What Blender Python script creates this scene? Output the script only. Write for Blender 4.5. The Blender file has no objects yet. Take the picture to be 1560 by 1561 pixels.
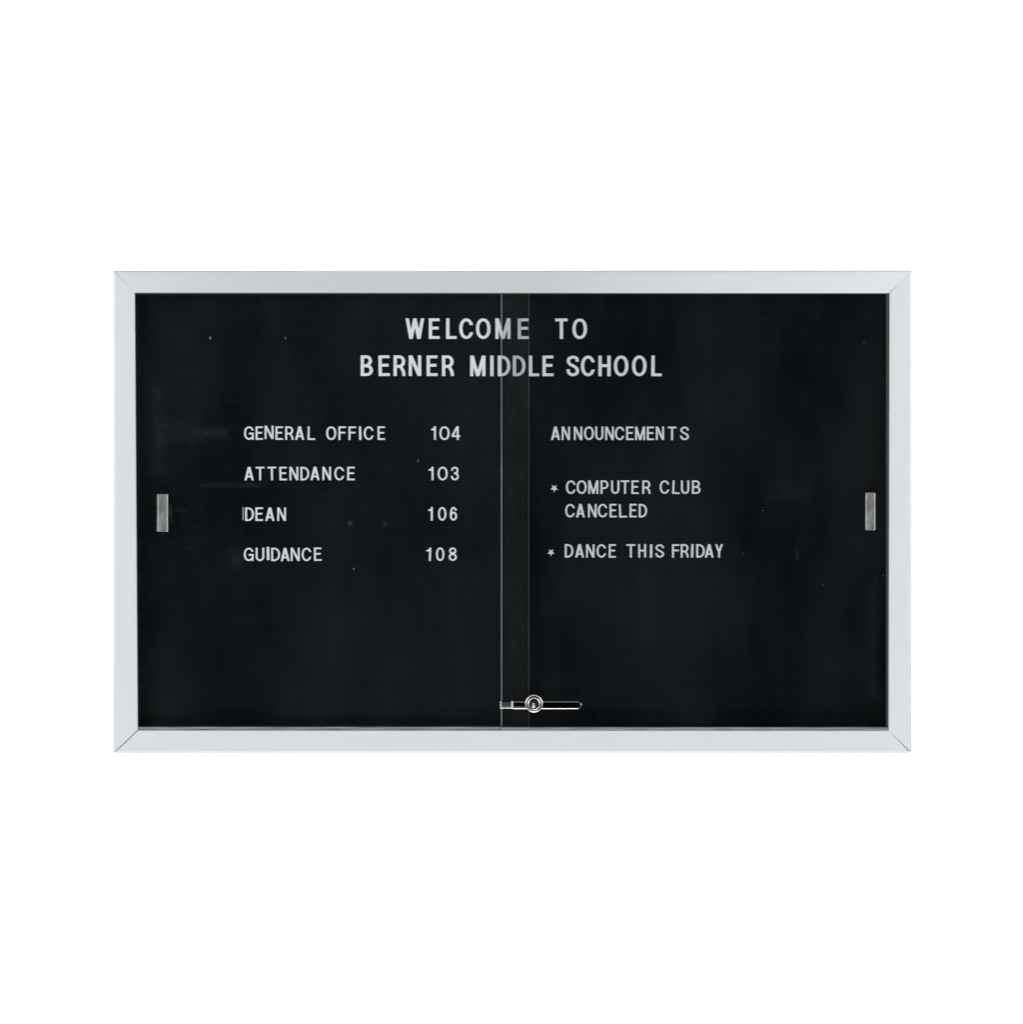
import bpy, bmesh, math, random
from mathutils import Vector, Matrix
from mathutils.geometry import delaunay_2d_cdt

random.seed(7)
SC = bpy.context.scene
COL = SC.collection

# ------------------------------------------------------------------ camera, world, lamps, exposure
S = 0.00125            # metres per photograph pixel in the plane of the frame front (board is about 5 ft wide)
D = 4.5                # camera distance
ZC = 1.5               # height of the picture centre
cam = bpy.data.cameras.new('camera')
cam.sensor_width = 36.0
cam.lens = 36.0 * D / (1560 * S)
cam.clip_start, cam.clip_end = 0.05, 100
co = bpy.data.objects.new('camera', cam)
co.location = (0, -D, ZC)
co.rotation_euler = (math.radians(90), 0, 0)
COL.objects.link(co)
SC.camera = co

w = bpy.data.worlds.new('World')
SC.world = w
w.use_nodes = True
w.node_tree.nodes['Background'].inputs[0].default_value = (0.9, 0.96, 1.0, 1)
w.node_tree.nodes['Background'].inputs[1].default_value = 0.012


def lamp(name, loc, target, watts, sx, sy, col=(1, 1, 1)):
    l = bpy.data.lights.new(name, 'AREA')
    l.shape = 'RECTANGLE'
    l.size, l.size_y = sx, sy
    l.energy = watts
    l.color = col
    o = bpy.data.objects.new(name, l)
    o.location = loc
    o.rotation_euler = (Vector(target) - Vector(loc)).to_track_quat('-Z', 'Y').to_euler()
    COL.objects.link(o)


K = 1.37
lamp('studio_lamp_left', (-3.1, -2.6, ZC + 0.75), (0.1, 0, ZC), 118 * K, 1.2, 2.4)
lamp('studio_lamp_right', (3.1, -2.6, ZC + 0.75), (-0.1, 0, ZC), 118 * K, 1.2, 2.4)
lamp('studio_lamp_low', (0, -5.0, ZC - 5.0), (0, 0, ZC), 540 * K, 3.4, 1.1)
lamp('studio_lamp_high', (0.3, -2.3, ZC + 2.6), (0, 0, ZC), 24 * K, 2.6, 0.9)

SC.view_settings.view_transform = 'Standard'
SC.view_settings.look = 'None'
SC.view_settings.exposure = 0
SC.view_settings.gamma = 1
SC.view_settings.use_curve_mapping = False
SC.cycles.max_bounces = 12
SC.cycles.transparent_max_bounces = 16
SC.cycles.use_denoising = True


# ------------------------------------------------------------------ helpers
def P(px, py, y=0.0):
    """a point measured on the photograph, put at depth y"""
    k = S * (D + y) / D
    return Vector(((px - 780) * k, y, ZC - (py - 780.5) * k))


def link(name, bm, mat, parent=None, smooth=False):
    me = bpy.data.meshes.new(name)
    bmesh.ops.recalc_face_normals(bm, faces=bm.faces)
    bm.to_mesh(me)
    bm.free()
    mats = mat if isinstance(mat, (list, tuple)) else [mat]
    for m in mats:
        me.materials.append(m)
    if smooth:
        for p in me.polygons:
            p.use_smooth = True
    o = bpy.data.objects.new(name, me)
    COL.objects.link(o)
    if parent:
        o.parent = parent
    return o


def centred(name, bm, mat, loc, parent=None, smooth=False):
    """link a mesh built in world space with its origin at loc (parents here have no transform but location)"""
    bmesh.ops.translate(bm, verts=bm.verts, vec=-Vector(loc))
    o = link(name, bm, mat, None, smooth)
    off = Vector((0, 0, 0))
    p = parent
    while p:
        off += p.location
        p = p.parent
    o.location = Vector(loc) - off
    o.parent = parent
    return o


def box(bm, x0, x1, y0, y1, z0, z1, bev=0.0, seg=2):
    vs = [bm.verts.new((x, y, z)) for x in (x0, x1) for y in (y0, y1) for z in (z0, z1)]
    idx = [(0, 1, 3, 2), (4, 6, 7, 5), (0, 4, 5, 1), (2, 3, 7, 6), (0, 2, 6, 4), (1, 5, 7, 3)]
    fs = [bm.faces.new([vs[i] for i in f]) for f in idx]
    if bev:
        es = {e for f in fs for e in f.edges}
        bmesh.ops.bevel(bm, geom=list(es), offset=bev, segments=seg, affect='EDGES', profile=0.5)
    return bm


def lathe(bm, c, prof, n=48):
    """profile of (radius, depth towards the viewer) turned about the y axis through c"""
    rings = []
    for r, h in prof:
        if r < 1e-6:
            rings.append([bm.verts.new((c.x, c.y - h, c.z))])
        else:
            rings.append([bm.verts.new((c.x + r * math.cos(2 * math.pi * i / n), c.y - h,
                                        c.z + r * math.sin(2 * math.pi * i / n))) for i in range(n)])
    for a, b in zip(rings, rings[1:]):
        for i in range(n):
            j = (i + 1) % n
            if len(b) == 1:
                bm.faces.new((a[i], a[j], b[0]))
            elif len(a) == 1:
                bm.faces.new((a[0], b[j], b[i]))
            else:
                bm.faces.new((a[i], a[j], b[j], b[i]))
    return bm


# ------------------------------------------------------------------ materials
class NT:
    def __init__(self, name):
        self.m = bpy.data.materials.new(name)
        self.m.use_nodes = True
        self.t = self.m.node_tree
        self.t.nodes.clear()
        self.out = self.t.nodes.new('ShaderNodeOutputMaterial')

    def n(self, kind, **kw):
        nd = self.t.nodes.new('ShaderNode' + kind)
        for k, v in kw.items():
            if k.startswith('_'):
                setattr(nd, k[1:], v)
        return nd

    def l(self, a, b):
        self.t.links.new(a, b)

    def val(self, sock, v):
        if hasattr(v, 'is_output'):
            self.l(v, sock)
        else:
            sock.default_value = v

    def math(self, op, a, b=0.0, clamp=False):
        nd = self.n('Math', _operation=op, _use_clamp=clamp)
        self.val(nd.inputs[0], a)
        self.val(nd.inputs[1], b)
        return nd.outputs[0]

    def noise(self, scale, stretch=(1, 1, 1), detail=4.0, rough=0.55, off=(0, 0, 0)):
        tc = self.n('TexCoord')
        mp = self.n('Mapping')
        mp.inputs['Scale'].default_value = stretch
        mp.inputs['Location'].default_value = off
        self.l(tc.outputs['Object'], mp.inputs['Vector'])
        nz = self.n('TexNoise')
        nz.inputs['Scale'].default_value = scale
        nz.inputs['Detail'].default_value = detail
        nz.inputs['Roughness'].default_value = rough
        self.l(mp.outputs[0], nz.inputs['Vector'])
        return nz.outputs['Fac']

    def ramp(self, f, lo, hi, a=0.0, b=1.0):
        nd = self.n('MapRange', _clamp=True)
        self.l(f, nd.inputs['Value'])
        nd.inputs['From Min'].default_value = lo
        nd.inputs['From Max'].default_value = hi
        nd.inputs['To Min'].default_value = a
        nd.inputs['To Max'].default_value = b
        return nd.outputs[0]

    def mixcol(self, f, a, b):
        nd = self.n('MixRGB')
        self.val(nd.inputs[0], f)
        for i, c in ((1, a), (2, b)):
            if hasattr(c, 'is_output'):
                self.l(c, nd.inputs[i])
            else:
                nd.inputs[i].default_value = (*c, 1)
        return nd.outputs[0]


def principled(name, base, rough=0.5, metal=0.0, spec=0.5, vary=0.0, stretch=(1, 1, 1), scale=20, rvary=0.0, bump=0.0):
    t = NT(name)
    b = t.n('BsdfPrincipled')
    t.l(b.outputs[0], t.out.inputs[0])
    f = t.noise(scale, stretch)
    dark = tuple(c * (1 - vary) for c in base)
    lite = tuple(min(1, c * (1 + vary)) for c in base)
    t.l(t.mixcol(t.ramp(f, 0.3, 0.7), dark, lite), b.inputs['Base Color'])
    t.l(t.ramp(f, 0.3, 0.7, rough - rvary, rough + rvary), b.inputs['Roughness'])
    b.inputs['Metallic'].default_value = metal
    b.inputs['Specular IOR Level'].default_value = spec
    if bump:
        bp = t.n('Bump')
        bp.inputs['Strength'].default_value = bump
        bp.inputs['Distance'].default_value = 0.001
        t.l(f, bp.inputs['Height'])
        t.l(bp.outputs[0], b.inputs['Normal'])
    return t.m


FRAME_C = (0.372, 0.391, 0.400)
M_wall = principled('white_wall_paint', (0.88, 0.88, 0.88), 0.9, spec=0.1, vary=0.01, scale=3)
M_rail_h = principled('satin_aluminium_horizontal', FRAME_C, 0.52, 0.7, vary=0.008, stretch=(1, 1, 30), scale=9, rvary=0.012, bump=0.006)
M_rail_v = principled('satin_aluminium_vertical', FRAME_C, 0.52, 0.7, vary=0.008, stretch=(30, 1, 1), scale=9, rvary=0.012, bump=0.006)
M_track = principled('mill_finish_aluminium', (0.088, 0.095, 0.099), 0.5, 0.3, vary=0.5, stretch=(1, 1, 26), scale=13, rvary=0.1, bump=0.1)
M_seal = principled('grey_glazing_channel', (0.0055, 0.0068, 0.0073), 0.6, vary=0.15, stretch=(6, 1, 1), scale=14)
M_back = principled('dark_backing_board', (0.03, 0.03, 0.032), 0.8, vary=0.2, scale=12)
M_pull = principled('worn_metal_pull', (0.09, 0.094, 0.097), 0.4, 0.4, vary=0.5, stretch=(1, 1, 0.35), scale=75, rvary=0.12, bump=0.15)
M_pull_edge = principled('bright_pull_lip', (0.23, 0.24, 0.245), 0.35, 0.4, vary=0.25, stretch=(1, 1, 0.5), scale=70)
M_chrome = principled('polished_chrome', (0.82, 0.83, 0.84), 0.09, 1.0, vary=0.03, scale=80, rvary=0.04)
M_satin = principled('satin_chrome', (0.36, 0.37, 0.38), 0.46, 1.0, vary=0.05, scale=90, rvary=0.03)
M_satin_bar = principled('buffed_chrome', (0.145, 0.15, 0.155), 0.30, 1.0, vary=0.05, scale=90, rvary=0.04)
M_floor = principled('bar_face_dark_reflection', (0.05, 0.052, 0.055), 0.12, 1.0, vary=0.4, stretch=(1, 1, 3), scale=120)  # dark room mirrored in the chrome bar, painted as base colour
M_core = principled('dark_lock_core_and_shade', (0.02, 0.02, 0.02), 0.25, 0.6, vary=0.2, scale=120)
M_steel = principled('dull_steel', (0.045, 0.055, 0.052), 0.35, 0.8, vary=0.3, scale=90)
M_letter = principled('white_letter_plastic', (0.372, 0.385, 0.395), 0.45, vary=0.05, scale=55, rvary=0.08)
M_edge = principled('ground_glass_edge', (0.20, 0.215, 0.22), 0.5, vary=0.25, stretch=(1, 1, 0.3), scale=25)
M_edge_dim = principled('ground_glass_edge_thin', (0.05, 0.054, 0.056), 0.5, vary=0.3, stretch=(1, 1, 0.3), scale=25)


def felt_material():
    t = NT('black_letter_board_felt')
    b = t.n('BsdfPrincipled')
    t.l(b.outputs[0], t.out.inputs[0])
    f1 = t.noise(7, (1, 1, 40), 5, 0.65)             # wear running along the ribs
    f2 = t.noise(600, (1, 1, 1), 2)                  # nap
    f3 = t.noise(2.2, (1, 1, 1), 5, 0.6, (3, 0, 1))  # broad dusty patches
    v = t.math('MULTIPLY', t.ramp(f1, 0.25, 0.75, 0.75, 1.3), t.ramp(f2, 0.3, 0.7, 0.8, 1.2))
    v = t.math('MULTIPLY', v, t.ramp(f3, 0.35, 0.7, 0.85, 1.3))
    c = t.n('VectorMath', _operation='SCALE')
    c.inputs[0].default_value = (0.0018, 0.0027, 0.0034)
    t.l(v, c.inputs['Scale'])
    t.l(c.outputs[0], b.inputs['Base Color'])
    b.inputs['Roughness'].default_value = 1.0
    b.inputs['Specular IOR Level'].default_value = 0.0
    return t.m


def glass_material(name, tint, off, dust, marks):
    """clear thin glass: see-through, mirror-like at its surface, with a film of dust, specks, smears and painted reflections and haze"""
    t = NT(name)
    tr = t.n('BsdfTransparent')
    tr.inputs[0].default_value = (*tint, 1)
    gl = t.n('BsdfGlossy')
    gl.inputs['Roughness'].default_value = 0.02
    lw = t.n('LayerWeight')
    lw.inputs['Blend'].default_value = 0.5
    m1 = t.n('MixShader')
    t.l(t.math('ADD', t.math('MULTIPLY', t.math('POWER', lw.outputs['Facing'], 5.0), 0.96), 0.04), m1.inputs[0])
    t.l(tr.outputs[0], m1.inputs[1])
    t.l(gl.outputs[0], m1.inputs[2])
    df = t.n('BsdfDiffuse')
    m2 = t.n('MixShader')
    t.l(m1.outputs[0], m2.inputs[1])
    t.l(df.outputs[0], m2.inputs[2])
    t.l(m2.outputs[0], t.out.inputs[0])
    film = t.ramp(t.noise(2.6, (1.6, 1, 0.7), 6, 0.62, off), 0.36, 0.82)
    smear_reflection = t.ramp(t.noise(8, (2.2, 1, 0.35), 4, 0.5, (off[1], off[0], 3.0)), 0.5, 0.85)  # upright smears painted in for faint reflections in the glass
    fac = t.math('ADD', t.math('MULTIPLY', film, dust), t.math('MULTIPLY', smear_reflection, dust * 0.28))
    # specks of dust
    tc = t.n('TexCoord')
    mp = t.n('Mapping')
    mp.inputs['Location'].default_value = off
    t.l(tc.outputs['Object'], mp.inputs[0])
    vo = t.n('TexVoronoi')
    vo.inputs['Scale'].default_value = 26
    t.l(mp.outputs[0], vo.inputs['Vector'])
    sep = t.n('SeparateColor')
    t.l(vo.outputs['Color'], sep.inputs[0])
    pick = t.math('GREATER_THAN', sep.outputs[0], 0.92)
    spot = t.ramp(vo.outputs['Distance'], 0.02, 0.055, 1.0, 0.0)
    fac = t.math('ADD', fac, t.math('MULTIPLY', t.math('MULTIPLY', spot, pick), t.math('MULTIPLY', sep.outputs[1], 0.14)))
    # smears and painted haze with edges of their own: (x, z, half width, half height, softness, amount), in the pane's own metres
    sx = t.n('SeparateXYZ')
    t.l(tc.outputs['Object'], sx.inputs[0])
    grain = t.ramp(t.noise(70, (1, 1, 1), 3, 0.6, off), 0.35, 0.65, 0.4, 1.3)
    for (x, z, hw, hh, soft, amt) in marks:
        ax = t.math('SUBTRACT', t.math('ABSOLUTE', t.math('SUBTRACT', sx.outputs[0], x)), hw)
        az = t.math('SUBTRACT', t.math('ABSOLUTE', t.math('SUBTRACT', sx.outputs[2], z)), hh)
        d = t.math('MAXIMUM', ax, az)
        fac = t.math('ADD', fac, t.math('MULTIPLY', t.math('MULTIPLY', t.ramp(d, -soft, soft, 1.0, 0.0), grain), amt))
    t.l(fac, m2.inputs[0])
    df.inputs[0].default_value = (0.72, 0.76, 0.78, 1)
    return t.m


# ------------------------------------------------------------------ the setting
bm = box(bmesh.new(), -5, 5, 0.052, 0.152, -1.5, 4.5)
wall = link('wall', bm, M_wall)
wall['kind'] = 'structure'

# ------------------------------------------------------------------ the letter board cabinet
BASE = Vector((P(781.5, 0).x, 0.05, P(0, 1148.8).z))
board = bpy.data.objects.new('letter_board_cabinet', None)
board.location = BASE
board.empty_display_size = 0.1
COL.objects.link(board)
board['label'] = 'wide silver framed black letter board with sliding glass panes on the white wall'
board['category'] = 'letter board'

OUT = {'tl': (172.0, 412.6), 'tr': (1390.9, 412.6), 'br': (1390.8, 1148.8), 'bl': (172.6, 1148.8)}
INN = {'tl': (205.6, 446.4), 'tr': (1356.4, 446.9), 'br': (1355.0, 1113.6), 'bl': (210.0, 1113.2)}
Y_BACK = 0.050
W_ = 35 * S
# (fraction across the rail from outer to inner edge, depth) of the rail's profile
PROFILE = [(0.0, Y_BACK), (0.0, 0.0035), (0.018, 0.0012), (0.055, 0.0), (0.10, -0.0002), (0.975, -0.0002),
           (0.992, -0.0001), (1.0, 0.0006), (1.0, 0.0060)]


def rail(a, b, gap_a, gap_b, mat, stations=None):
    """one mitred length of frame from corner a to corner b; gap = (outer, inner) opening of the mitre in px;
    stations: (fraction along, tilt) pairs that roll the face slightly"""
    oa, ob, ia, ib = (Vector((*OUT[a], 0)), Vector((*OUT[b], 0)), Vector((*INN[a], 0)), Vector((*INN[b], 0)))
    d = (ob - oa).normalized()
    oa2, ia2 = oa + d * gap_a[0], ia + d * gap_a[1]
    ob2, ib2 = ob - d * gap_b[0], ib - d * gap_b[1]
    st = stations or [(0.0, 0.0), (1.0, 0.0)]
    if stations:
        fine = []
        for (u0, t0), (u1, t1) in zip(st, st[1:]):
            m = max(1, round((u1 - u0) / 0.012)) if u0 > 0.0 and u1 < 1.0 else 1
            fine += [(u0 + (u1 - u0) * k / m, t0 + (t1 - t0) * k / m) for k in range(m)]
        st = fine + [st[-1]]
    bm = bmesh.new()
    rows = []
    for u, tilt in st:
        o = oa2.lerp(ob2, u)
        # cross-sections between the mitres stand square to the rail
        i = ia2.lerp(ib2, u) if u in (0.0, 1.0) or not stations else ia2.lerp(ib2, (o.x - ia2.x) / (ib2.x - ia2.x))
        row = []
        for k, (t, y) in enumerate(PROFILE):
            q = o.lerp(i, t)
            p = P(q.x, q.y, 0)
            yy = y
            if 0 < k < len(PROFILE) - 1:
                yy = y + (tilt * (1.0 - t) if tilt > 0 else -tilt * (t - 0.6)) * W_
            row.append(bm.verts.new((p.x, yy, p.z)))
        rows.append(row)
    for r0, r1 in zip(rows, rows[1:]):
        for k in range(len(PROFILE) - 1):
            bm.faces.new((r0[k], r0[k + 1], r1[k + 1], r1[k]))
        bm.faces.new((r0[-1], r0[0], r1[0], r1[-1]))
    bm.faces.new(rows[0])
    bm.faces.new(rows[-1])
    return bm


TOP = [(0.0, 0.035), (0.05, 0.04), (0.12, 0.06), (0.20, 0.09), (0.28, 0.12), (0.34, 0.135), (0.42, 0.11), (0.49, 0.055),
       (0.55, 0.0), (0.62, -0.07), (0.72, -0.11), (0.965, -0.14), (1.0, -0.14)]  # roll shaped in to shade the rail's left half and lighten its right
mid = lambda a, b: (P(*OUT[a]) + P(*OUT[b])) / 2
for (a, b, ga, gb, m, st) in (('tl', 'tr', (0.08, 0.08), (0.14, 0.05), M_rail_h, TOP),
                              ('tr', 'br', (0.14, 0.05), (0.9, 0.10), M_rail_v, None),
                              ('br', 'bl', (1.0, 0.10), (0.75, 0.8), M_rail_h, None),
                              ('bl', 'tl', (0.75, 0.8), (0.05, 0.05), M_rail_v, None)):
    centred('frame_rail', rail(a, b, ga, gb, m, st), m, mid(a, b), board)

# backing board, inside the frame's rails
lo, hi = P(176, 1145), P(1387, 416)
centred('backing_panel', box(bmesh.new(), lo.x, hi.x, 0.044, 0.0495, lo.z, hi.z), M_back, (0, 0.047, 1.5), board)

# grooved felt: ribs 1/4 inch apart with narrow slots between
Y_FELT = 0.034
lo, hi = P(198, 1122, Y_FELT), P(1364, 438, Y_FELT)
bm = bmesh.new()
PITCH = 0.00635
n = int((hi.z - lo.z) / PITCH)
prof = []
for i in range(n):
    z = hi.z - i * PITCH
    prof += [(z, Y_FELT + 0.0011), (z - 0.0001, Y_FELT + 0.0004), (z - 0.0007, Y_FELT), (z - 0.0053, Y_FELT),
             (z - 0.0058, Y_FELT + 0.0004), (z - 0.0059, Y_FELT + 0.0011)]
prof.append((hi.z - n * PITCH, Y_FELT + 0.0011))
XS = [lo.x + (hi.x - lo.x) * k / 6 for k in range(7)]
rows = [[bm.verts.new((x, y, z)) for x in XS] for z, y in prof]
for a, b in zip(rows, rows[1:]):
    for k in range(6):
        bm.faces.new((a[k], a[k + 1], b[k + 1], b[k]))
bz = [bm.verts.new((x, 0.0438, z)) for x, z in ((XS[0], hi.z), (XS[-1], hi.z), (XS[-1], prof[-1][0]), (XS[0], prof[-1][0]))]
bm.faces.new(bz)
centred('felt_panel', bm, felt_material(), (0, Y_FELT, 1.5), board)

# sliding tracks and side channels of the glazing
lo, hi = P(209.0, 1118, 0.004), P(1353.6, 1108.3, 0.004)
bm = bmesh.new()
for (x0, x1, dz, y0) in ((lo.x, P(762.5, 0, 0.004).x, 0.0007, 0.0018), (P(763.5, 0, 0.004).x, hi.x, 0.0, 0.0010)):
    box(bm, x0, x1, y0, 0.0088, lo.z, hi.z + dz, 0.0004, 1)
    box(bm, x0, x1, 0.0140, 0.0162, lo.z, hi.z + dz - 0.0012, 0.0003, 1)
centred('bottom_track', bm, M_track, (0, 0.006, lo.z), board)
lo, hi = P(200, 448.4, 0.005), P(1360, 441, 0.005)
centred('top_track', box(bmesh.new(), lo.x, hi.x, 0.0052, 0.0085, lo.z, hi.z), M_seal, (0, 0.006, lo.z), board)
lo, hi = P(1351.6, 1113, 0.004), P(1359, 447.6, 0.004)
bm = box(bmesh.new(), lo.x, hi.x, 0.0040, 0.0082, lo.z, hi.z, 0.0006, 1)
centred('side_channel', bm, M_seal, (hi.x, 0.006, 1.5), board)
bm = bmesh.new()
a, b, c, d = P(204, 447, 0.004), P(206.3, 447, 0.004), P(210.8, 1112, 0.004), P(206, 1112, 0.004)
vs = [[bm.verts.new((q.x, y, q.z)) for q in (a, b, c, d)] for y in (0.004, 0.0082)]
bm.faces.new(vs[0])
bm.faces.new(vs[1])
for k in range(4):
    bm.faces.new((vs[0][k], vs[0][(k + 1) % 4], vs[1][(k + 1) % 4], vs[1][k]))
centred('side_channel', bm, M_seal, (a.x, 0.006, 1.5), board)

# two panes: the right one runs in front; their free edges overlap in the middle
PANE_Z = (P(0, 1112.0, 0.01).z, P(0, 446.0, 0.01).z)


def pane(x0, x1, y0, y1, mat, edge, side, lab, mx):
    c = 0.0010
    s = 1 if side == 'left' else -1
    xe = x0 if side == 'left' else x1
    xo = x1 if side == 'left' else x0
    z0, z1 = PANE_Z
    pts = [(xe + s * c, y0), (xo, y0), (xo, y1), (xe + s * c, y1), (xe, y1 - c), (xe, y0 + c)]
    bm = bmesh.new()
    lo = [bm.verts.new((x, y, z0)) for x, y in pts]
    hi = [bm.verts.new((x, y, z1)) for x, y in pts]
    for k in range(6):
        f = bm.faces.new((lo[k], lo[(k + 1) % 6], hi[(k + 1) % 6], hi[k]))
        f.material_index = 1 if k in (3, 4, 5) else 0
    bm.faces.new(lo)
    bm.faces.new(hi)
    o = centred('glass_pane', bm, [mat, edge], (mx, y0, (z0 + z1) / 2), board)
    o['label'] = lab
    return o


def rel(px, py, cx, y):
    q = P(px, py, y)
    return (q.x - cx, q.z - (PANE_Z[0] + PANE_Z[1]) / 2)


LX, RX = P(500, 0, 0.016).x, P(1060, 0, 0.0095).x
def marks(rows, cx, y):
    out = []
    for (x0, y0, x1, y1, soft, amt) in rows:
        a, b = rel(x0, y0, cx, y), rel(x1, y1, cx, y)
        out.append(((a[0] + b[0]) / 2, (a[1] + b[1]) / 2, (b[0] - a[0]) / 2, (a[1] - b[1]) / 2, soft * S, amt))
    return out


SMEAR_L = marks([(302, 653, 346, 667, 7, 0.0028), (240, 640, 300, 676, 9, 0.0016), (305, 737, 398, 742, 3, 0.0026),
                 (350, 838, 370, 865, 8, 0.0020), (258, 770, 261, 795, 2.5, 0.006), (232, 590, 248, 720, 10, 0.0018),
                 (270, 777, 282, 779, 4, 0.004), (319.6, 513.6, 320.8, 517, 0.7, 0.13), (434.4, 513.6, 435.6, 517, 0.7, 0.11),
                 (538.6, 866, 539.8, 868.4, 0.7, 0.07), (637, 700.5, 638.2, 704, 0.7, 0.05), (531, 795, 536, 800, 2.5, 0.010), (585, 795, 588, 802, 2, 0.007)], LX, 0.016)
SMEAR_HAZE_R = marks([(1214.5, 838, 1217, 852, 3, 0.0035), (1328, 880, 1336, 1060, 6, 0.0016), (769, 446, 802, 1112, 3, 0.0010),  # full-height mark paints the lighter haze where the panes overlap
                 (1172, 742, 1226, 760, 14, 0.0010)], RX, 0.0095)
G_left = glass_material('clear_glass_rear_pane', (0.965, 0.973, 0.975), (1.3, 0.2, 0.7), 0.0026, SMEAR_L)
G_right = glass_material('clear_glass_front_pane', (0.922, 0.932, 0.934), (4.1, 2.2, 1.9), 0.0030, SMEAR_HAZE_R)
pane_l = pane(P(203, 0, 0.0165).x, P(806.6, 0, 0.0165).x, 0.0165, 0.0205, G_left, M_edge_dim, 'right',
              'rear glass pane on the left with a fainter free edge', LX)
pane_r = pane(P(764.4, 0, 0.0095).x, P(1360, 0, 0.0095).x, 0.0095, 0.0135, G_right, M_edge, 'left',
              'front glass pane on the right with a brighter free edge', RX)


# finger pulls: shallow channels stuck to the glass
def pull(x0, y0, x1, y1, yg, lips, par):
    a, b = P(x0, y1, yg), P(x1, y0, yg)
    c = (a + b) / 2
    bm = box(bmesh.new(), a.x, b.x, yg - 0.0022, yg - 0.0001, a.z, b.z, 0.0005, 2)
    o = centred('finger_pull', bm, M_pull, (c.x, yg - 0.001, c.z), par)
    bm = bmesh.new()
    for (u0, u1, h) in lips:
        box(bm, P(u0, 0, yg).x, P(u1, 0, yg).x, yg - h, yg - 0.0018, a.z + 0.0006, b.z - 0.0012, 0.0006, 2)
    link_o = centred('pull_lip', bm, M_pull_edge, (c.x, yg - 0.003, c.z), None)
    # parts go two levels below the cabinet; the lips are merged into the pull itself
    me = o.data
    bm2 = bmesh.new()
    bm2.from_mesh(me)
    k0 = len(bm2.faces)
    bm2.from_mesh(link_o.data)
    bm2.faces.ensure_lookup_table()
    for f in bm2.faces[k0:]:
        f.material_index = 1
        for v in f.verts:
            v.tag = True
    for v in bm2.verts:
        if v.tag:
            v.co.y += -0.002
    bm2.to_mesh(me)
    bm2.free()
    me.materials.append(M_pull_edge)
    bpy.data.objects.remove(link_o)
    return o


pull(239.3, 753.2, 256.6, 810.4, 0.0165, [(241.7, 243.0, 0.0042), (254.6, 256.3, 0.0026)], pane_l)
pull(1319.4, 751.0, 1334.6, 808.0, 0.0095, [(1319.7, 1321.0, 0.0042), (1332.4, 1334.0, 0.0042)], pane_r)

# ------------------------------------------------------------------ sliding door lock: chrome ratchet bar and key cylinder
YL = 0.0093


def bar_outline(grow):
    x0, x1, y0, y1 = 782.0 - grow, 887.3 + grow, 1069.6 - grow, 1081.0 + grow
    return [(x0, y0), (x1 - 5, y0), (x1 - 1.2, (y0 + y1) / 2 - 2.6), (x1, (y0 + y1) / 2), (x1 - 1.2, (y0 + y1) / 2 + 2.6),
            (x1 - 5, y1), (x0, y1)]


def plate(bm, loops):
    rs = [[bm.verts.new(P(x, y, 0) + Vector((0, yy, 0))) for x, y in pts] for pts, yy in loops]
    for a, b in zip(rs, rs[1:]):
        for k in range(len(a)):
            bm.faces.new((a[k], a[(k + 1) % len(a)], b[(k + 1) % len(b)], b[k]))
    bm.faces.new(rs[0])
    bm.faces.new(rs[-1])
    return bm


bm = bmesh.new()
fl = plate(bm, [(bar_outline(0), YL), (bar_outline(0), YL - 0.0026), (bar_outline(-0.95), YL - 0.0031),
           (bar_outline(-1.05), YL - 0.0031), (bar_outline(-1.4), YL - 0.0016)])
bm.faces.ensure_lookup_table()
bm.faces[-1].material_index = 1
c = P(836, 1075.5, 0)
lock = centred('lock', bm, [M_satin_bar, M_floor], (c.x, YL, c.z), board)
lock['label'] = 'chrome showcase lock with ratchet bar'
# hooked plate that grips the edge of the front pane
bm = bmesh.new()
def hook(g):
    return [(762.2 - g, 1069.0 - g), (764.2 + g, 1069.0 - g), (764.8 + g, 1077.4 - g), (806 + g, 1077.8 - g), (806 + g, 1080.6 + g), (762.4 - g, 1080.2 + g)]
rs = plate(bm, [(hook(0), 0.0092), (hook(0), YL - 0.0016), (hook(-0.9), YL - 0.0021)])
centred('lock_hook', bm, M_satin_bar, (P(784, 0).x, YL, P(0, 1079).z), lock)
bm = bmesh.new()
q0, q1 = P(765.4, 1077.2, 0), P(781.6, 1070.6, 0)
box(bm, q0.x, q1.x, YL - 0.0012, YL, q0.z, q1.z, 0.0003, 1)
centred('lock_plate', bm, M_steel, (q0.x, YL, q0.z), lock)
bm = bmesh.new()
q0, q1 = P(779.8, 1079.0, 0), P(782.0, 1068.8, 0)
box(bm, q0.x, q1.x, YL - 0.0042, YL - 0.0003, q0.z, q1.z, 0.0008, 3)
centred('ratchet_stop', bm, M_letter, (q0.x, YL, q0.z), lock)
# cylinder
cc = P(814.4, 1072.6, 0)
cc.y = YL - 0.003
bm = bmesh.new()
R = 13.4 * S
lathe(bm, cc, [(R * 0.98, -0.0028), (R, 0.004), (R * 0.99, 0.0052), (R * 0.89, 0.0060), (R * 0.88, 0.0058), (R * 0.86, 0.0040),
               (R * 0.73, 0.0040), (R * 0.72, 0.0082), (R * 0.71, 0.0087), (R * 0.60, 0.0095), (R * 0.59, 0.0093), (R * 0.57, 0.0082),
               (0.0, 0.0080)], 64)
for f in bm.faces:                      # shade painted into the groove between the rings and the core's well
    rr = math.hypot(f.calc_center_median().x - cc.x, f.calc_center_median().z - cc.z) / R
    if 0.722 < rr < 0.872 or rr < 0.565:
        f.material_index = 1
cyl = centred('lock_cylinder', bm, [M_satin, M_core], cc, lock)
bm = bmesh.new()
kc = Vector((cc.x - 0.8 * S, cc.y, cc.z - 2.2 * S))
lathe(bm, kc, [(R * 0.50, 0.0078), (R * 0.50, 0.0112), (R * 0.47, 0.0118), (0, 0.0120)], 48)
centred('lock_core', bm, M_core, kc, lock, smooth=False)
bm = bmesh.new()
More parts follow.
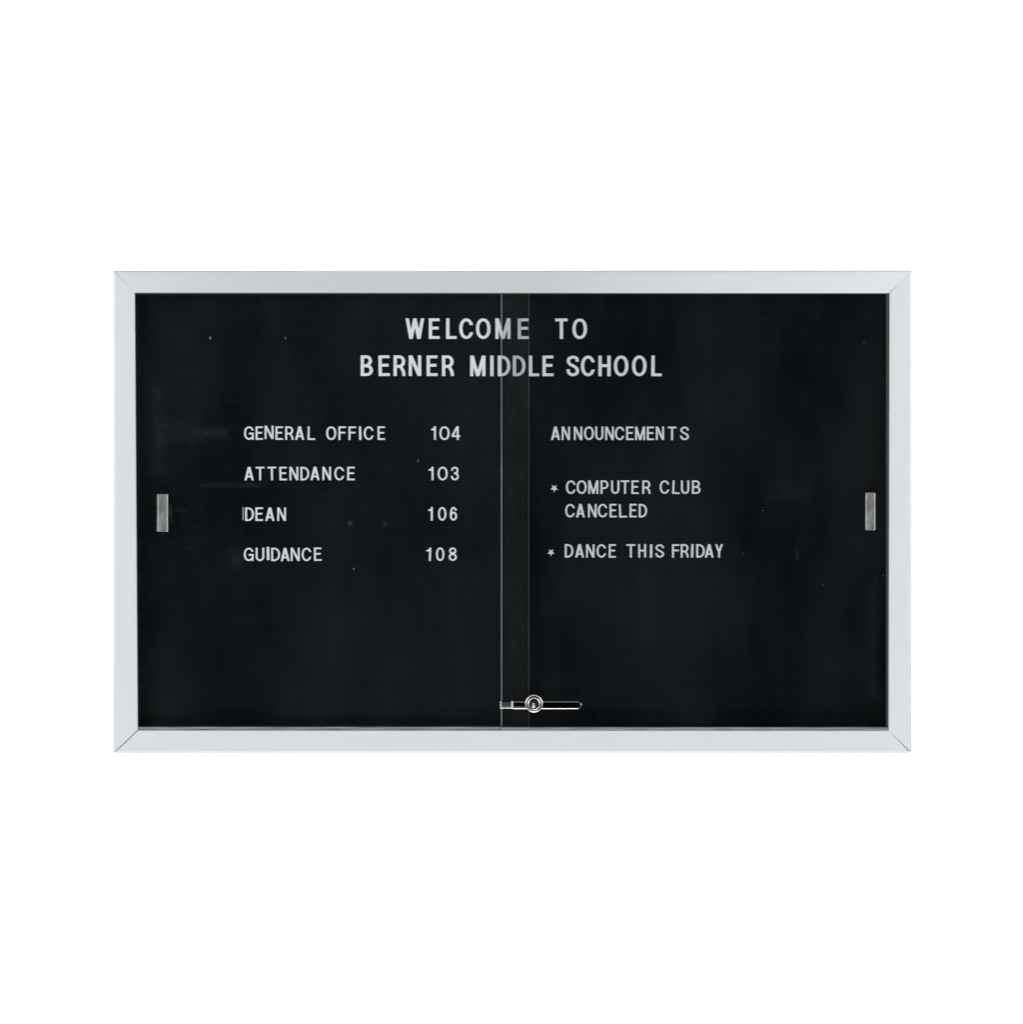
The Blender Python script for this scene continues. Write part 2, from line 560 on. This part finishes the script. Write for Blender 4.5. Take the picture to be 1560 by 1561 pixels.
kk = Vector((kc.x, kc.y, kc.z))
lathe(bm, Vector((kk.x, kk.y, kk.z - 1.7 * S)), [(2.6 * S, 0.0118), (2.6 * S, 0.0128), (2.2 * S, 0.0134), (1.0 * S, 0.0134), (0.8 * S, 0.0126), (0, 0.0126)], 24)
lathe(bm, Vector((kk.x - 0.2 * S, kk.y, kk.z + 2.2 * S)), [(1.7 * S, 0.0118), (1.7 * S, 0.0128), (1.3 * S, 0.0134), (0.7 * S, 0.0134), (0.5 * S, 0.0126), (0, 0.0126)], 24)
centred('keyhole', bm, M_satin, kk, lock, smooth=True)


# ------------------------------------------------------------------ changeable letters
def ring_band(cx, cy, rx, ry, sv, sh, a0, a1, n=22, ex=2.0, in0=None, in1=None):
    """quads between an outer (super)ellipse and the inner one that leaves stroke sv at the sides and sh above/below"""
    def pt(r1, r2, a):
        c, s = math.cos(a), math.sin(a)
        return (cx + r1 * math.copysign(abs(c) ** (2 / ex), c), cy + r2 * math.copysign(abs(s) ** (2 / ex), s))
    a0, a1 = math.radians(a0), math.radians(a1)
    b0 = a0 if in0 is None else math.radians(in0)
    b1 = a1 if in1 is None else math.radians(in1)
    out = [pt(rx, ry, a0 + (a1 - a0) * k / n) for k in range(n + 1)]
    inn = [pt(rx - sv, ry - sh, b0 + (b1 - b0) * k / n) for k in range(n + 1)]
    return [[out[k], out[k + 1], inn[k + 1], inn[k]] for k in range(n)]


def spline(pts, sub=6):
    res = []
    p = [pts[0]] + list(pts) + [pts[-1]]
    for i in range(1, len(p) - 2):
        for k in range(sub):
            t = k / sub
            res.append(tuple(0.5 * (2 * p[i][j] + (p[i + 1][j] - p[i - 1][j]) * t
                                    + (2 * p[i - 1][j] - 5 * p[i][j] + 4 * p[i + 1][j] - p[i + 2][j]) * t * t
                                    + (3 * p[i][j] - p[i - 1][j] - 3 * p[i + 1][j] + p[i + 2][j]) * t ** 3) for j in (0, 1)))
    res.append(tuple(pts[-1]))
    return res


def stroke(pts, sv, sh, sub=6, end_flat=False):
    """a smooth stroke whose width goes from sv where it runs up to sh where it runs across"""
    q = spline(pts, sub)
    L, Rr = [], []
    for i in range(len(q)):
        a, b = q[max(i - 1, 0)], q[min(i + 1, len(q) - 1)]
        dx, dy = b[0] - a[0], b[1] - a[1]
        m = math.hypot(dx, dy)
        dx, dy = dx / m, dy / m
        wd = math.hypot(sv * dy, sh * dx) / 2
        if end_flat and i == len(q) - 1:
            L.append((q[i][0] + wd * 1.02, q[i][1]))
            Rr.append((q[i][0] - wd * 1.02, q[i][1]))
        else:
            L.append((q[i][0] - dy * wd, q[i][1] + dx * wd))
            Rr.append((q[i][0] + dy * wd, q[i][1] - dx * wd))
    if end_flat and L[-1][0] > Rr[-1][0] and L[-2][0] < Rr[-2][0]:
        L[-1], Rr[-1] = Rr[-1], L[-1]
    return [[L[k], L[k + 1], Rr[k + 1], Rr[k]] for k in range(len(q) - 1)]


def rect(x0, y0, x1, y1):
    return [(x0, y0), (x1, y0), (x1, y1), (x0, y1)]


def glyph(ch, w, h):
    v, s = (0.163 if h > 0.032 else 0.143) * h, (0.135 if h > 0.032 else 0.120) * h
    if ch == 'I':
        return [rect(0, 0, w, h)]
    if ch == 'L':
        return [rect(0, 0, v, h), rect(0, 0, w, s)]
    if ch == 'E':
        return [rect(0, 0, v, h), rect(0, 0, w, s), rect(0, h - s, w * 0.985, h), rect(0, 0.525 * h - s / 2, w * 0.90, 0.525 * h + s / 2)]
    if ch == 'F':
        return [rect(0, 0, v, h), rect(0, h - s, w, h), rect(0, 0.54 * h - s / 2, w * 0.92, 0.54 * h + s / 2)]
    if ch == 'T':
        return [rect(w / 2 - v / 2, 0, w / 2 + v / 2, h), rect(0, h - s, w, h)]
    if ch == 'H':
        return [rect(0, 0, v, h), rect(w - v, 0, w, h), rect(0, 0.515 * h - s / 2, w, 0.515 * h + s / 2)]
    if ch == 'N':
        d = v * 1.12
        return [rect(0, 0, v * 0.96, h), rect(w - v * 0.96, 0, w, h), [(0, h), (d, h), (w, 0), (w - d, 0)]]
    if ch == 'M':
        d = v * 1.08
        return [rect(0, 0, v * 0.95, h), rect(w - v * 0.95, 0, w, h), [(0, h), (d, h), (w / 2 + v * 0.5, 0), (w / 2 - v * 0.5, 0)],
                [(w - d, h), (w, h), (w / 2 + v * 0.5, 0), (w / 2 - v * 0.5, 0)]]
    if ch == 'W':
        return [[(0, h), (v, h), (0.385 * w, 0), (0.195 * w, 0)], [(0.41 * w, h), (0.59 * w, h), (0.385 * w, 0), (0.195 * w, 0)],
                [(0.41 * w, h), (0.59 * w, h), (0.805 * w, 0), (0.615 * w, 0)], [(w - v, h), (w, h), (0.805 * w, 0), (0.615 * w, 0)]]
    if ch == 'A':
        return [[(0, 0), (v * 1.08, 0), (0.64 * w, h), (0.36 * w, h)], [(w - v * 1.08, 0), (w, 0), (0.64 * w, h), (0.36 * w, h)],
                rect(0.2 * w, 0.215 * h, 0.8 * w, 0.215 * h + s * 0.95)]
    if ch == 'Y':
        return [rect(w / 2 - v / 2, 0, w / 2 + v / 2, 0.44 * h), [(0, h), (v * 1.1, h), (w / 2 + v / 2, 0.40 * h), (w / 2 - v / 2, 0.40 * h)],
                [(w - v * 1.1, h), (w, h), (w / 2 + v / 2, 0.40 * h), (w / 2 - v / 2, 0.40 * h)]]
    if ch == 'U':
        r = 0.33 * h
        return [rect(0, r, v, h), rect(w - v, r, w, h)] + ring_band(w / 2, r, w / 2, r, v, s, 180, 360, 24)
    if ch in 'O0':
        return ring_band(w / 2, h / 2, w / 2, h / 2, v, s, 0, 360, 56, 2.15)
    if ch == 'C':
        rx = w * 0.513
        return ring_band(rx, h / 2, rx, h / 2, v, s, 20, 340, 44, 2.1, 28, 332)
    if ch == 'G':
        rx = w * 0.513
        return ring_band(rx, h / 2, rx, h / 2, v, s, 22, 322, 44, 2.1, 30, 318) + \
            [rect(w - v * 0.92, 0.0, w * 0.985, 0.53 * h), rect(0.5 * w, 0.53 * h - s * 1.1, w * 0.985, 0.53 * h)]
    if ch == 'D':
        cx = 0.32 * w
        return [rect(0, 0, v, h), rect(0, 0, cx, s), rect(0, h - s, cx, h)] + ring_band(cx, h / 2, w - cx, h / 2, v, s, -90, 90, 30, 2.1)
    if ch in 'PR':
        y0 = (0.36 if ch == 'P' else 0.40) * h
        W = w if ch == 'P' else w * 0.965
        cx, ry = 0.5 * W, (h - y0) / 2
        g = [rect(0, 0, v, h), rect(0, h - s, cx, h), rect(0, y0, cx, y0 + s)] + ring_band(cx, y0 + ry, W - cx, ry, v, s, -90, 90, 26)
        if ch == 'R':
            g += stroke([(0.42 * w, y0 + s * 0.5), (0.58 * w, y0 + s * 0.42), (0.71 * w, 0.33 * h), (w - v * 0.68, 0.22 * h), (w - v * 0.56, 0.10 * h), (w - v * 0.52, 0)],
                        v * 0.97, s, 5, True)
        return g
    if ch == 'B':
        c1, r1, c2, r2 = 0.48 * w, 0.262 * h, 0.48 * w, 0.280 * h
        return [rect(0, 0, v, h), rect(0, h - s, c1, h), rect(0, 0, c2, s), rect(0, 2 * r2 - s, c2, 2 * r2)] + \
            ring_band(c1, h - r1, 0.92 * w - c1, r1, v, s, -90, 90, 24) + ring_band(c2, r2, w - c2, r2, v, s, -90, 90, 24)
    if ch == 'S':
        a, b = v / 2 / w, s / 2 / h
        pts = [(1 - a * 1.12, 0.705), (0.80, 0.862), (0.52, 1 - b), (0.22, 0.862), (a * 1.12, 0.735), (0.25, 0.60), (0.50, 0.515), (0.76, 0.41),
               (1 - a, 0.272), (0.79, 0.135), (0.50, b), (0.20, 0.150), (a * 0.96, 0.335)]
        return stroke([(x * w, y * h) for x, y in pts], v, s, 5)
    if ch == '1':
        return [rect(w - v, 0, w, h * 0.995), [(0, 0.71 * h), (w * 0.7, 0.71 * h), (w * 0.7, 0.98 * h), (0.52 * w, 0.90 * h), (0.30 * w, 0.835 * h), (0, 0.81 * h)],
                [(0.52 * w, 0.88 * h), (0.60 * w, 1.0 * h), (w, 1.0 * h), (w, 0.86 * h)]]
    if ch == '4':
        return [rect(0.83 * w - v, 0, 0.83 * w, h), rect(0, 0.22 * h, w, 0.22 * h + s * 0.95),
                [(0, 0.22 * h), (0, 0.37 * h), (0.56 * w, h), (0.82 * w, h), (0.25 * w, 0.355 * h), (0.2 * w, 0.22 * h)]]
    if ch == '3':
        a, b = v / 2 / w, s / 2 / h
        p1 = [(a, 0.70), (0.20, 0.86), (0.50, 1 - b), (0.79, 0.87), (0.94 - a, 0.72), (0.76, 0.58), (0.42, 0.52)]
        p2 = [(0.42, 0.52), (0.80, 0.455), (1 - a, 0.28), (0.80, 0.13), (0.50, b), (0.20, 0.14), (a, 0.32)]
        return stroke([(x * w, y * h) for x, y in p1], v * 0.92, s, 5) + stroke([(x * w, y * h) for x, y in p2], v * 0.95, s, 5)
    if ch == '6':
        a, b = v / 2 / w, s / 2 / h
        p = [(0.86, 0.735), (0.74, 0.87), (0.50, 1 - b), (0.27, 0.84), (a * 1.15, 0.60), (a * 1.02, 0.33)]
        return ring_band(w / 2, 0.325 * h, w / 2, 0.325 * h, v, s, 0, 360, 44) + stroke([(x * w, y * h) for x, y in p], v, s, 6)
    if ch == '8':
        return ring_band(w / 2, 0.755 * h, w * 0.45, 0.245 * h, v * 0.92, s, 0, 360, 40) + ring_band(w / 2, 0.285 * h, w / 2, 0.285 * h, v * 0.97, s, 0, 360, 40)
    if ch == '*':
        pts = []
        for k in range(10):
            r = (0.53 if k % 2 == 0 else 0.215)
            a = math.radians(-90 + 36 * k)
            pts.append((w / 2 + r * w * math.cos(a), 0.53 * h + r * h * math.sin(a)))
        c = (w / 2, 0.53 * h)
        return [[c, pts[k], pts[(k + 1) % 10]] for k in range(10)]
    raise ValueError(ch)


def glyph_mesh(ch, w, h, thick, draft):
    """union of the strokes, given real thickness and slightly drafted (moulded) sides"""
    polys = glyph(ch, w, h)
    vs, fs = [], []
    for p in polys:
        area = sum(p[i][0] * p[(i + 1) % len(p)][1] - p[(i + 1) % len(p)][0] * p[i][1] for i in range(len(p)))
        if abs(area) < 1e-12:
            continue
        if area < 0:
            p = p[::-1]
        base = len(vs)
        vs += [Vector(q) for q in p]
        fs.append(list(range(base, base + len(p))))
    V, E, F, ov, oe, of = delaunay_2d_cdt(vs, [], fs, 1, h * 1e-4)
    F = [f for f, src in zip(F, of) if src]          # keep only what some stroke covers, so counters stay open
    bm = bmesh.new()
    bv = [bm.verts.new((q[0], 0, q[1])) for q in V]
    used = set()
    for f in F:
        key = tuple(sorted(f))
        if len(set(f)) > 2 and key not in used:
            used.add(key)
            try:
                bm.faces.new([bv[i] for i in f])
            except ValueError:
                pass
    bmesh.ops.delete(bm, geom=[x for x in bm.verts if not x.link_faces], context='VERTS')
    front = list(bm.faces)
    bmesh.ops.recalc_face_normals(bm, faces=front)
    res = bmesh.ops.extrude_face_region(bm, geom=front)
    moved = [g for g in res['geom'] if isinstance(g, bmesh.types.BMVert)]
    bmesh.ops.translate(bm, verts=moved, vec=(0, -thick, 0))
    return bm


WORDS = [
    # word, place of the word, [(character, x0, x1)...], y top, y bottom
    ('WELCOME', 'in the top line', [('W', 618.2, 647.1), ('E', 653.6, 670.8), ('L', 680, 696.6), ('C', 700, 721.8), ('O', 725.5, 748.3), ('M', 755.1, 778.7), ('E', 789.2, 807)], 485.3, 517.0),
    ('TO', 'in the top line', [('T', 846.5, 865.8), ('O', 872.6, 895.4)], 485.5, 517.0),
    ('BERNER', 'in the second line', [('B', 549.7, 569), ('E', 576.9, 594.6), ('R', 599.8, 618.8), ('N', 622.9, 642.6), ('E', 650.3, 667.5), ('R', 673.6, 692.6)], 541.7, 573.5),
    ('MIDDLE', 'in the second line', [('M', 716.7, 740.5), ('I', 747.2, 753), ('D', 758.8, 778.5), ('D', 781.7, 801.6), ('L', 806.2, 822.4), ('E', 827, 844.3)], 542.0, 573.8),
    ('SCHOOL', 'in the second line', [('S', 863.7, 883.4), ('C', 885.6, 907.4), ('H', 912.3, 931.5), ('O', 935.9, 958.5), ('O', 963.6, 986.2), ('L', 993, 1009.4)], 542.0, 573.8),
    ('GENERAL', 'in the left list', [('G', 371.8, 387.2), ('E', 389.5, 401), ('N', 403.2, 417.2), ('E', 419.8, 431.7), ('R', 434.6, 447.8), ('A', 449.8, 464), ('L', 468.8, 480.9)], 649.8, 670.7),
    ('OFFICE', 'in the left list', [('O', 497.1, 512.9), ('F', 515.8, 527.8), ('F', 531.2, 543.1), ('I', 547.2, 551.2), ('C', 554.4, 569.8), ('E', 575.5, 587.3)], 649.8, 670.9),
    ('104', 'right of the words GENERAL OFFICE', [('1', 657.2, 665), ('0', 669.8, 685.8), ('4', 688.5, 701.9)], 649.7, 671.0),
    ('ATTENDANCE', 'in the left list', [('A', 372.5, 387.1), ('T', 389.6, 403.5), ('T', 407.7, 421.5), ('E', 425.8, 437.7), ('N', 441.2, 455), ('D', 457.8, 471.7), ('A', 473.1, 487.5), ('N', 491.4, 505), ('C', 509.5, 525.2), ('E', 529.2, 541.3)], 711.4, 732.4),
    ('103', 'right of the word ATTENDANCE', [('1', 653.3, 661.3), ('0', 667.1, 682.9), ('3', 687.3, 699.8)], 711.3, 732.4),
    ('DEAN', 'in the left list', [('D', 373.5, 387.3), ('E', 389.2, 401.3), ('A', 404.2, 418.8), ('N', 422.5, 436.2)], 773.3, 794.3),
    ('106', 'right of the word DEAN', [('1', 652.9, 660.2), ('0', 667.7, 680.9), ('6', 685.8, 697.2)], 772.7, 793.9),
    ('GUIDANCE', 'at the foot of the left list', [('G', 371.5, 386.9), ('U', 389.6, 403.1), ('I', 406.5, 410.9), ('D', 413.3, 427.2), ('A', 427.7, 441.7), ('N', 443.1, 457.1), ('C', 459.8, 474.8), ('E', 478.5, 490.6)], 834.8, 855.5),
    ('108', 'right of the word GUIDANCE', [('1', 649.8, 657.5), ('0', 664.6, 677.8), ('8', 684, 696.7)], 834.4, 855.3),
    ('ANNOUNCEMENTS', 'heading the right list', [('A', 840, 854.2), ('N', 856.3, 869.5), ('N', 874.8, 888.2), ('O', 890.4, 905.8), ('U', 907.5, 920.4), ('N', 922.8, 936.3), ('C', 937.5, 952.3), ('E', 954.6, 966.2), ('M', 968.3, 984), ('E', 986.2, 997.7), ('N', 1000, 1012.9), ('T', 1018.1, 1031.7), ('S', 1036.9, 1051)], 650.1, 671.1),
    ('COMPUTER', 'in the right list', [('C', 862.8, 878.1), ('O', 879.2, 894.8), ('M', 896.9, 912.7), ('P', 915.6, 928.1), ('U', 931.7, 944.8), ('T', 946.4, 960), ('E', 962.7, 974.4), ('R', 979.2, 992.3)], 732.1, 753.1),
    ('CLUB', 'in the right list', [('C', 1005.8, 1020.9), ('L', 1025.2, 1037.2), ('U', 1038.3, 1051.4), ('B', 1055, 1068.5)], 732.1, 753.1),
    ('CANCELED', 'in the right list', [('C', 861.7, 876.9), ('A', 878.2, 892.1), ('N', 896.4, 910.1), ('C', 911.5, 926.4), ('E', 929.3, 940.7), ('L', 943.8, 956.1), ('E', 959.8, 971.3), ('D', 973.8, 987)], 767.9, 788.9),
    ('DANCE', 'at the foot of the right list', [('D', 861, 874.6), ('A', 876.8, 890.8), ('N', 893.5, 906.8), ('C', 909.5, 924.5), ('E', 928.1, 939.5)], 829.3, 850.2),
    ('THIS', 'at the foot of the right list', [('T', 955, 969.1), ('H', 973.1, 985.5), ('I', 990.9, 995), ('S', 999, 1013.1)], 829.3, 850.2),
    ('FRIDAY', 'at the foot of the right list', [('F', 1024.6, 1036.4), ('R', 1037.9, 1050.5), ('I', 1053.7, 1057.7), ('D', 1061.5, 1075), ('A', 1074.6, 1088.5), ('Y', 1090.4, 1102.8)], 829.3, 850.2),
]
# letters that sit visibly crooked or off the line: (word, index) -> (degrees clockwise, px down)
CROOKED = {('CANCELED', 5): (-2.2, 0.2), ('CLUB', 1): (2.6, 0.1), ('CLUB', 2): (-0.9, 0), ('GENERAL', 2): (0, -1.2), ('GENERAL', 6): (1.2, 0.2),
           ('GUIDANCE', 2): (-1.5, -1.5), ('ATTENDANCE', 2): (-1.2, 0), ('ATTENDANCE', 3): (-1.2, 0), ('FRIDAY', 2): (1.6, 0), ('108', 0): (2.2, 0),
           ('CANCELED', 4): (-0.9, 0), ('GUIDANCE', 7): (-0.8, -0.4), ('SCHOOL', 5): (0.8, 0), ('BERNER', 1): (-0.9, 0), ('OFFICE', 3): (-1.2, 0.1),
           ('THIS', 2): (1.0, 0.1)}
ORD = ['first', 'second', 'third', 'fourth', 'fifth', 'sixth', 'seventh', 'eighth', 'ninth', 'tenth', 'eleventh', 'twelfth', 'thirteenth']
Y_LET = Y_FELT - 0.0030          # front face of the letters
for word, place, chars, yt, yb in WORDS:
    big = yb - yt > 27
    for i, (ch, x0, x1) in enumerate(chars):
        rot, dy = CROOKED.get((word, i), (random.uniform(-0.45, 0.45), random.uniform(-0.12, 0.12)))
        e = 0.25
        a, b = P(x0 + e, yb - e + dy, Y_LET), P(x1 - e, yt + e + dy, Y_LET)
        wd, hg = b.x - a.x, b.z - a.z
        bm = glyph_mesh(ch, wd, hg, 0.0028, 0)
        ctr = Vector(((a.x + b.x) / 2, Y_FELT - 0.0001, (a.z + b.z) / 2))
        bmesh.ops.translate(bm, verts=bm.verts, vec=(-wd / 2, 0, -hg / 2))
        num = ch.isdigit()
        o = link('numeral' if num else 'letter', bm, M_letter)
        o.location = ctr
        o.rotation_euler = (0, math.radians(rot), 0)
        pos = 'last' if i == len(chars) - 1 else ORD[i]
        if num:
            o['label'] = 'small white numeral %s, %s digit of the number %s %s' % (ch, ['first', 'middle', 'last'][i], word, place)
            o['category'] = 'numeral'
            o['group'] = 'white numerals in the room number column'
        else:
            o['label'] = '%s white plastic letter %s, %s letter of %s %s' % ('large' if big else 'small', ch, pos, word, place)
            o['category'] = 'letter'
            o['group'] = ('large' if big else 'small') + ' white letters pressed into the black felt'

for (x0, x1, yt, yb, lab) in ((839.3, 850.9, 738.7, 750.6, 'small white star pressed into the felt before COMPUTER CLUB'),
                              (834.6, 845.8, 836.6, 848.2, 'small white star pressed into the felt before DANCE THIS FRIDAY')):
    a, b = P(x0, yb, Y_LET), P(x1, yt, Y_LET)
    wd, hg = b.x - a.x, b.z - a.z
    bm = glyph_mesh('*', wd, hg, 0.0028, 0)
    bmesh.ops.translate(bm, verts=bm.verts, vec=(-wd / 2, 0, -hg / 2))
    o = link('star', bm, M_letter)
    o.location = ((a.x + b.x) / 2, Y_FELT - 0.0001, (a.z + b.z) / 2)
    o['label'] = lab
    o['category'] = 'star'
    o['group'] = 'white bullet stars in the right list'

# thin sliver left of DEAN
a, b = P(369.7, 792.8, Y_LET), P(371.5, 772.6, Y_LET)
bm = box(bmesh.new(), a.x, b.x, Y_FELT - 0.0018, Y_FELT - 0.0001, a.z, b.z, 0.0003, 1)
o = centred('strip', bm, principled('dull_grey_sliver', (0.17, 0.18, 0.185), 0.5, vary=0.25, scale=80), ((a.x + b.x) / 2, Y_FELT, (a.z + b.z) / 2))
o['label'] = 'thin dull grey upright sliver just left of the word DEAN'
o['category'] = 'strip'
